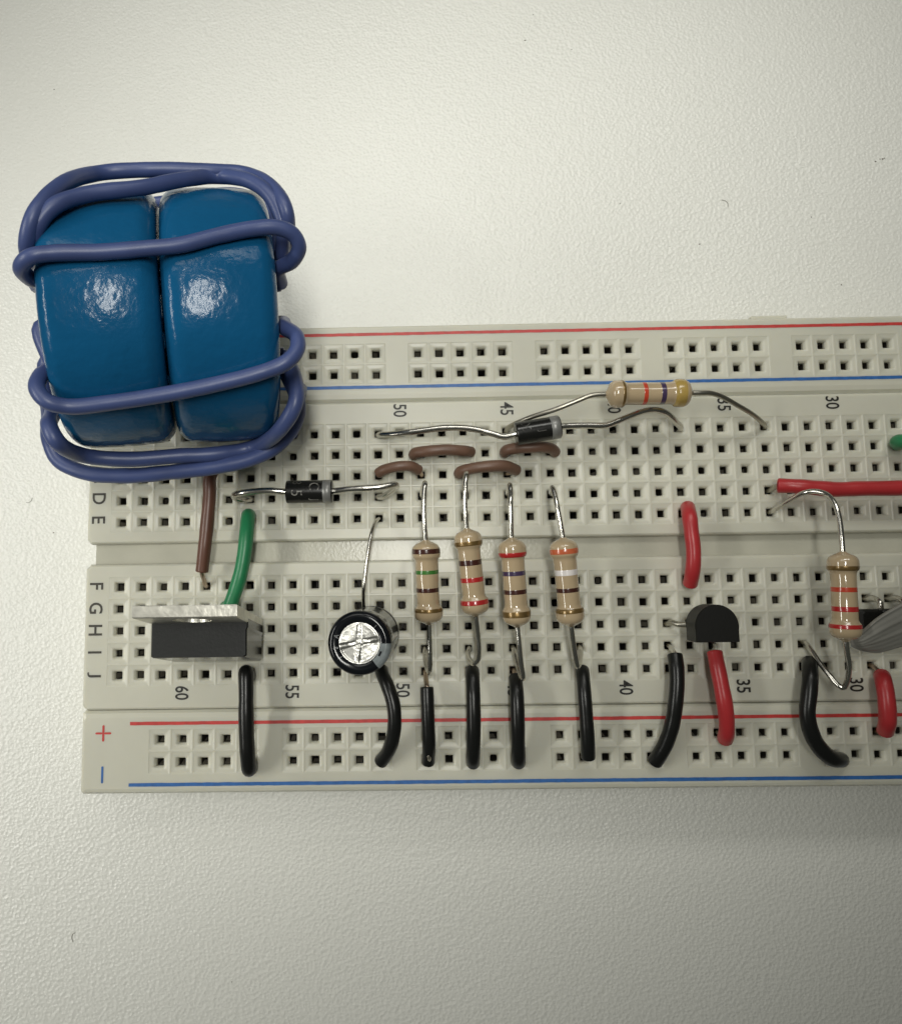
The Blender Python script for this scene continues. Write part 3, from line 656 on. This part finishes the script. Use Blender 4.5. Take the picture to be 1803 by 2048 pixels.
# ------------------------------------------------------------------ power transistor (upright, metal tab)
pt = thing('power_transistor', 'upright black power transistor with a bright metal tab at the left end of its board', 'transistor', (4.9,-9.4,0))
lean = math.tan(R(8.1))
def pq(x, d, z):     # x across, d forward from the tab's back face, z up; leans backwards
    return Vector((x+(z-.8)*.02, -8.50-d+(z-.8)*lean, z))
def prism(name, outline, z0, z1, m, parent, bev=.04, top_inset=0.0, smooth=False, mats=None):
    n = len(outline); cx = sum(p[0] for p in outline)/n; cy = sum(p[1] for p in outline)/n
    def sc(p, e): 
        v = Vector((p[0]-cx, p[1]-cy)); l = v.length; v *= max(0, (l-e))/l; return (cx+v.x, cy+v.y)
    vs, fs = [], []
    for z, e in ((z0, bev), (z0+bev, 0), (z1-bev, top_inset), (z1, bev+top_inset)):
        for p in outline:
            q_ = sc(p, e); vs.append(pq(q_[0], q_[1], z))
    for i in range(3):
        for k in range(n): fs.append((i*n+k, i*n+(k+1) % n, (i+1)*n+(k+1) % n, (i+1)*n+k))
    fs.append(tuple(reversed(range(n)))); fs.append(tuple(3*n+k for k in range(n)))
    mi = None
    if mats: mi = [0]*(len(fs)-1)+[1]; m = mats
    return link(name, vs, fs, m, parent, smooth, mi)
X0, X1 = 2.83, 6.77
# tab with a drilled hole: ring of quads round the hole, front and back
def tab_plate():
    vs, fs = [], []
    zc, hr, xc = 5.30, .74, (X0+X1)/2
    za, zb, d0_, d1_ = .9, 6.42, 0.0, .47
    n = 40; outer = []
    for k in range(n):
        a = 2*math.pi*k/n; dx, dz = math.cos(a), math.sin(a)
        t_ = min((X1-xc)/abs(dx) if abs(dx) > 1e-6 else 9e9, ((zb-zc) if dz > 0 else (zc-za))/abs(dz) if abs(dz) > 1e-6 else 9e9)
        outer.append((xc+dx*t_, zc+dz*t_))
    # snap to corners
    for cx_, cz_ in ((X0, za), (X1, za), (X1, zb), (X0, zb)):
        k = min(range(n), key=lambda i: (outer[i][0]-cx_)**2+(outer[i][1]-cz_)**2); outer[k] = (cx_, cz_)
    inner = [(xc+hr*math.cos(2*math.pi*k/n), zc+hr*math.sin(2*math.pi*k/n)) for k in range(n)]
    e = .035
    def sh(p, e_): return (xc+(p[0]-xc)*(1-e_/2), zc+(p[1]-zc)*(1-e_/2.5))
    loops = [[pq(x, d1_, z) for x, z in inner], [pq(*((lambda q_: (q_[0], d1_, q_[1]))(sh(p, e)))) for p in outer], [pq(x, d1_-e, z) for x, z in outer],
             [pq(x, d0_+e, z) for x, z in outer], [pq(*((lambda q_: (q_[0], d0_, q_[1]))(sh(p, e)))) for p in outer], [pq(x, d0_, z) for x, z in inner]]
    for lp in loops: vs.extend(lp)
    for i in range(6):
        j = (i+1) % 6
        for k in range(n): fs.append((i*n+k, i*n+(k+1) % n, j*n+(k+1) % n, j*n+k))
    return link('metal_tab', vs, fs, 'tab', pt, False)
tab_plate()
prism('moulded_body', [(X0+.02, .12), (X0+.02, 1.78), (X0+.12, 1.84), (X1-.12, 1.84), (X1-.02, 1.78), (X1-.02, .75), (X1+.03, .62), (X1+.03, .30), (X1-.22, .12)][::-1], .8, 4.25, 'chip', pt, .05, .03, mats=['chip_gloss', 'chip_top'])
for x in (4, 5, 6):
    a = pq(x-.15, 1.15, .9)
    tube('lead', [a, (x, a.y, .5), (x, -10+.35, .1), (x, -10, -.3), (x, -10, -1)], .14, 'tin', pt, 8, 5, cap='flat')

# ------------------------------------------------------------------ small half-round transistor
sm_ = thing('transistor', 'small black half-round transistor above a red jumper on the right side of the board', 'transistor', (26.1,-9.0,0))
TA, TB = Vector((26.315,-9.009,1.000)), Vector((25.997,-8.980,2.950))
tax = (TB-TA)
outl = []
rr = .905
for k in range(0, 29):
    a = R(-10+200*k/28); outl.append((rr*math.cos(a), rr*math.sin(a)))
yf = -.64
outl = [(.89, yf)]+outl+[(-.89, yf)]
vs, fs = [], []; n = len(outl)
for f_, e in ((0, .05), (.025, 0), (.975, 0), (1, .035)):
    for x, y in outl:
        l = math.hypot(x, y); k = (l-e)/l
        vs.append(TA+tax*f_+Vector((x*k, y*k, 0)))
for i in range(3):
    for k in range(n): fs.append((i*n+k, i*n+(k+1) % n, (i+1)*n+(k+1) % n, (i+1)*n+k))
fs.append(tuple(reversed(range(n)))); fs.append(tuple(3*n+k for k in range(n)))
edge_smooth(link('moulded_body', vs, fs, 'chip', sm_, True), 30)
tube('lead', [TA+Vector((-.5, 0, .2)), TA+Vector((-.55, 0, -.25)), (25.293,-9.003,0.450), (25.083,-8.927,0.200), hole(38,'H',-.1), hole(38,'H',-1)], .125, 'tin_dull', sm_, 8, 6, cap='flat')
tube('lead', [TA+Vector((0, 0, .2)), TA+Vector((0, 0, -.4)), hole(37,'H',-.1), hole(37,'H',-1)], .11, 'tin', sm_, 8, 6, cap='flat')
tube('lead', [TA+Vector((.5, 0, .2)), TA+Vector((.55, 0, -.3)), hole(36,'H',-.1), hole(36,'H',-1)], .11, 'tin', sm_, 8, 6, cap='flat')

# ------------------------------------------------------------------ pin header and grey ribbon cable at the right edge
hd = thing('pin_header', 'black pin header with bent metal pins, partly under the grey cable at the right', 'connector', (35.0,-9.0,0))
hv, hf = [], []
for k in range(6):
    a, b_ = box_geo(33.35+k-.49+.12, 33.35+k+.49+.12, -9.55, -8.45, .12, 1.12, .10)
    o_ = len(hv); hv += a; hf += [tuple(i+o_ for i in f) for f in b_]
link('housing', hv, hf, 'chip', hd, False)
for k in range(1, 6):
    x = 33+k
    tube('pin', [(x+.1, -8.95, .70), (x+.1, -8.5, .72), (x+.1, -8.15, .70), (x+.06, -8.0, .42), (x, -8, -.1), (x, -8, -1)], .15, 'tin', hd, 4, 5, cap='flat')
rc = thing('ribbon_cable', 'grey ribbon cable coming in over the pin header from the right edge', 'cable', (33,-9.6,0))
up_ = catmull([(31.798,-9.671,2.200),(32.023,-9.338,2.600),(32.381,-8.740,3.200),(32.923,-8.139,4.000),(33.415,-7.664,4.700),(39.6,-7.0,6.5),(41.8,-7.4,9.0),(44.0,-8.6,12.5)], 8)
lo_ = catmull([(31.909,-9.892,2.050),(32.361,-10.089,2.000),(32.984,-10.151,2.100),(33.683,-9.851,2.600),(34.259,-9.610,3.200),(39.8,-9.6,4.8),(42.2,-10.2,7.4),(44.6,-11.4,11.0)], 8)
vs, fs = [], []; nn = 40; n = len(up_)
for i in range(n):
    a_, b_ = up_[i], lo_[i]; tg = (up_[min(i+1, n-1)]-up_[max(i-1, 0)]).normalized()
    ac = b_-a_; nrm = ac.cross(tg).normalized()
    if nrm.z < 0: nrm = -nrm
    top, bot = [], []
    for k in range(nn+1):
        u_ = k/nn; wv = .13*math.sin(math.pi*u_)*min(1, ac.length)+.010*math.cos(2*math.pi*7*u_)*min(1, i/8)+.07*noise.noise(Vector((u_*5, i*.06, 7)))*min(1, i/8)
        c = a_+ac*u_; top.append(c+nrm*(wv+.07)); bot.append(c+nrm*(wv-.09))
    vs += top+bot[::-1]
k = 2*(nn+1)
for i in range(n-1):
    for j in range(k): fs.append((i*k+j, i*k+(j+1) % k, (i+1)*k+(j+1) % k, (i+1)*k+j))
fs.append(tuple(reversed(range(k)))); fs.append(tuple((n-1)*k+j for j in range(k)))
link('jacket', vs, fs, 'grey_pvc', rc, True)

# ------------------------------------------------------------------ specks on the table
vs, fs = [], []
for i, p in enumerate([(38.406,14.831,-3.400),(38.654,14.965,-3.400),(38.785,14.962,-3.400),(38.895,15.015,-3.400),(24.871,12.812,-3.400),(28.894,10.471,-3.400),(20.170,22.289,-3.400),(22.673,21.688,-3.400),(20.658,23.784,-3.400),(34.812,11.823,-3.400),(36.078,8.097,-3.400),(-5.566,20.127,-3.400),(-4.731,-4.174,-3.400),(4.581,-25.781,-3.400)]):
    rnd = random.Random(i); c = Vector(p); o_ = len(vs); s = rnd.uniform(.03, .055)
    for k in range(6): 
        a = k*math.pi/3; vs.append(c+Vector((math.cos(a)*s*rnd.uniform(.6, 1.6), math.sin(a)*s*rnd.uniform(.5, 1), .004)))
    vs.append(c+Vector((0, 0, s*.8)))
    for k in range(6): fs.append((o_+k, o_+(k+1) % 6, o_+6))
for (px_, py_) in ((6.0, 8.2), (-6.2, -2.6), (21.4, 5.75), (30.5, 12.5), (-3.0, -23.5)):
    rnd = random.Random(int(px_*10)); a0 = rnd.uniform(0, 6.3); ln = rnd.uniform(.35, .6)
    hp_ = [Vector((px_+math.cos(a0+t*1.1)*ln*t, py_+math.sin(a0+t*1.1)*ln*t, -HB+.02)) for t in (0, .35, .7, 1)]
    ga, gb = tube_geo(catmull(hp_, 5), .011, 5, cap='flat'); o_ = len(vs); vs += ga; fs += [tuple(q_+o_ for q_ in f) for f in gb]
du = link('dust_specks', vs, fs, 'dust', None, False); du['kind'] = 'stuff'
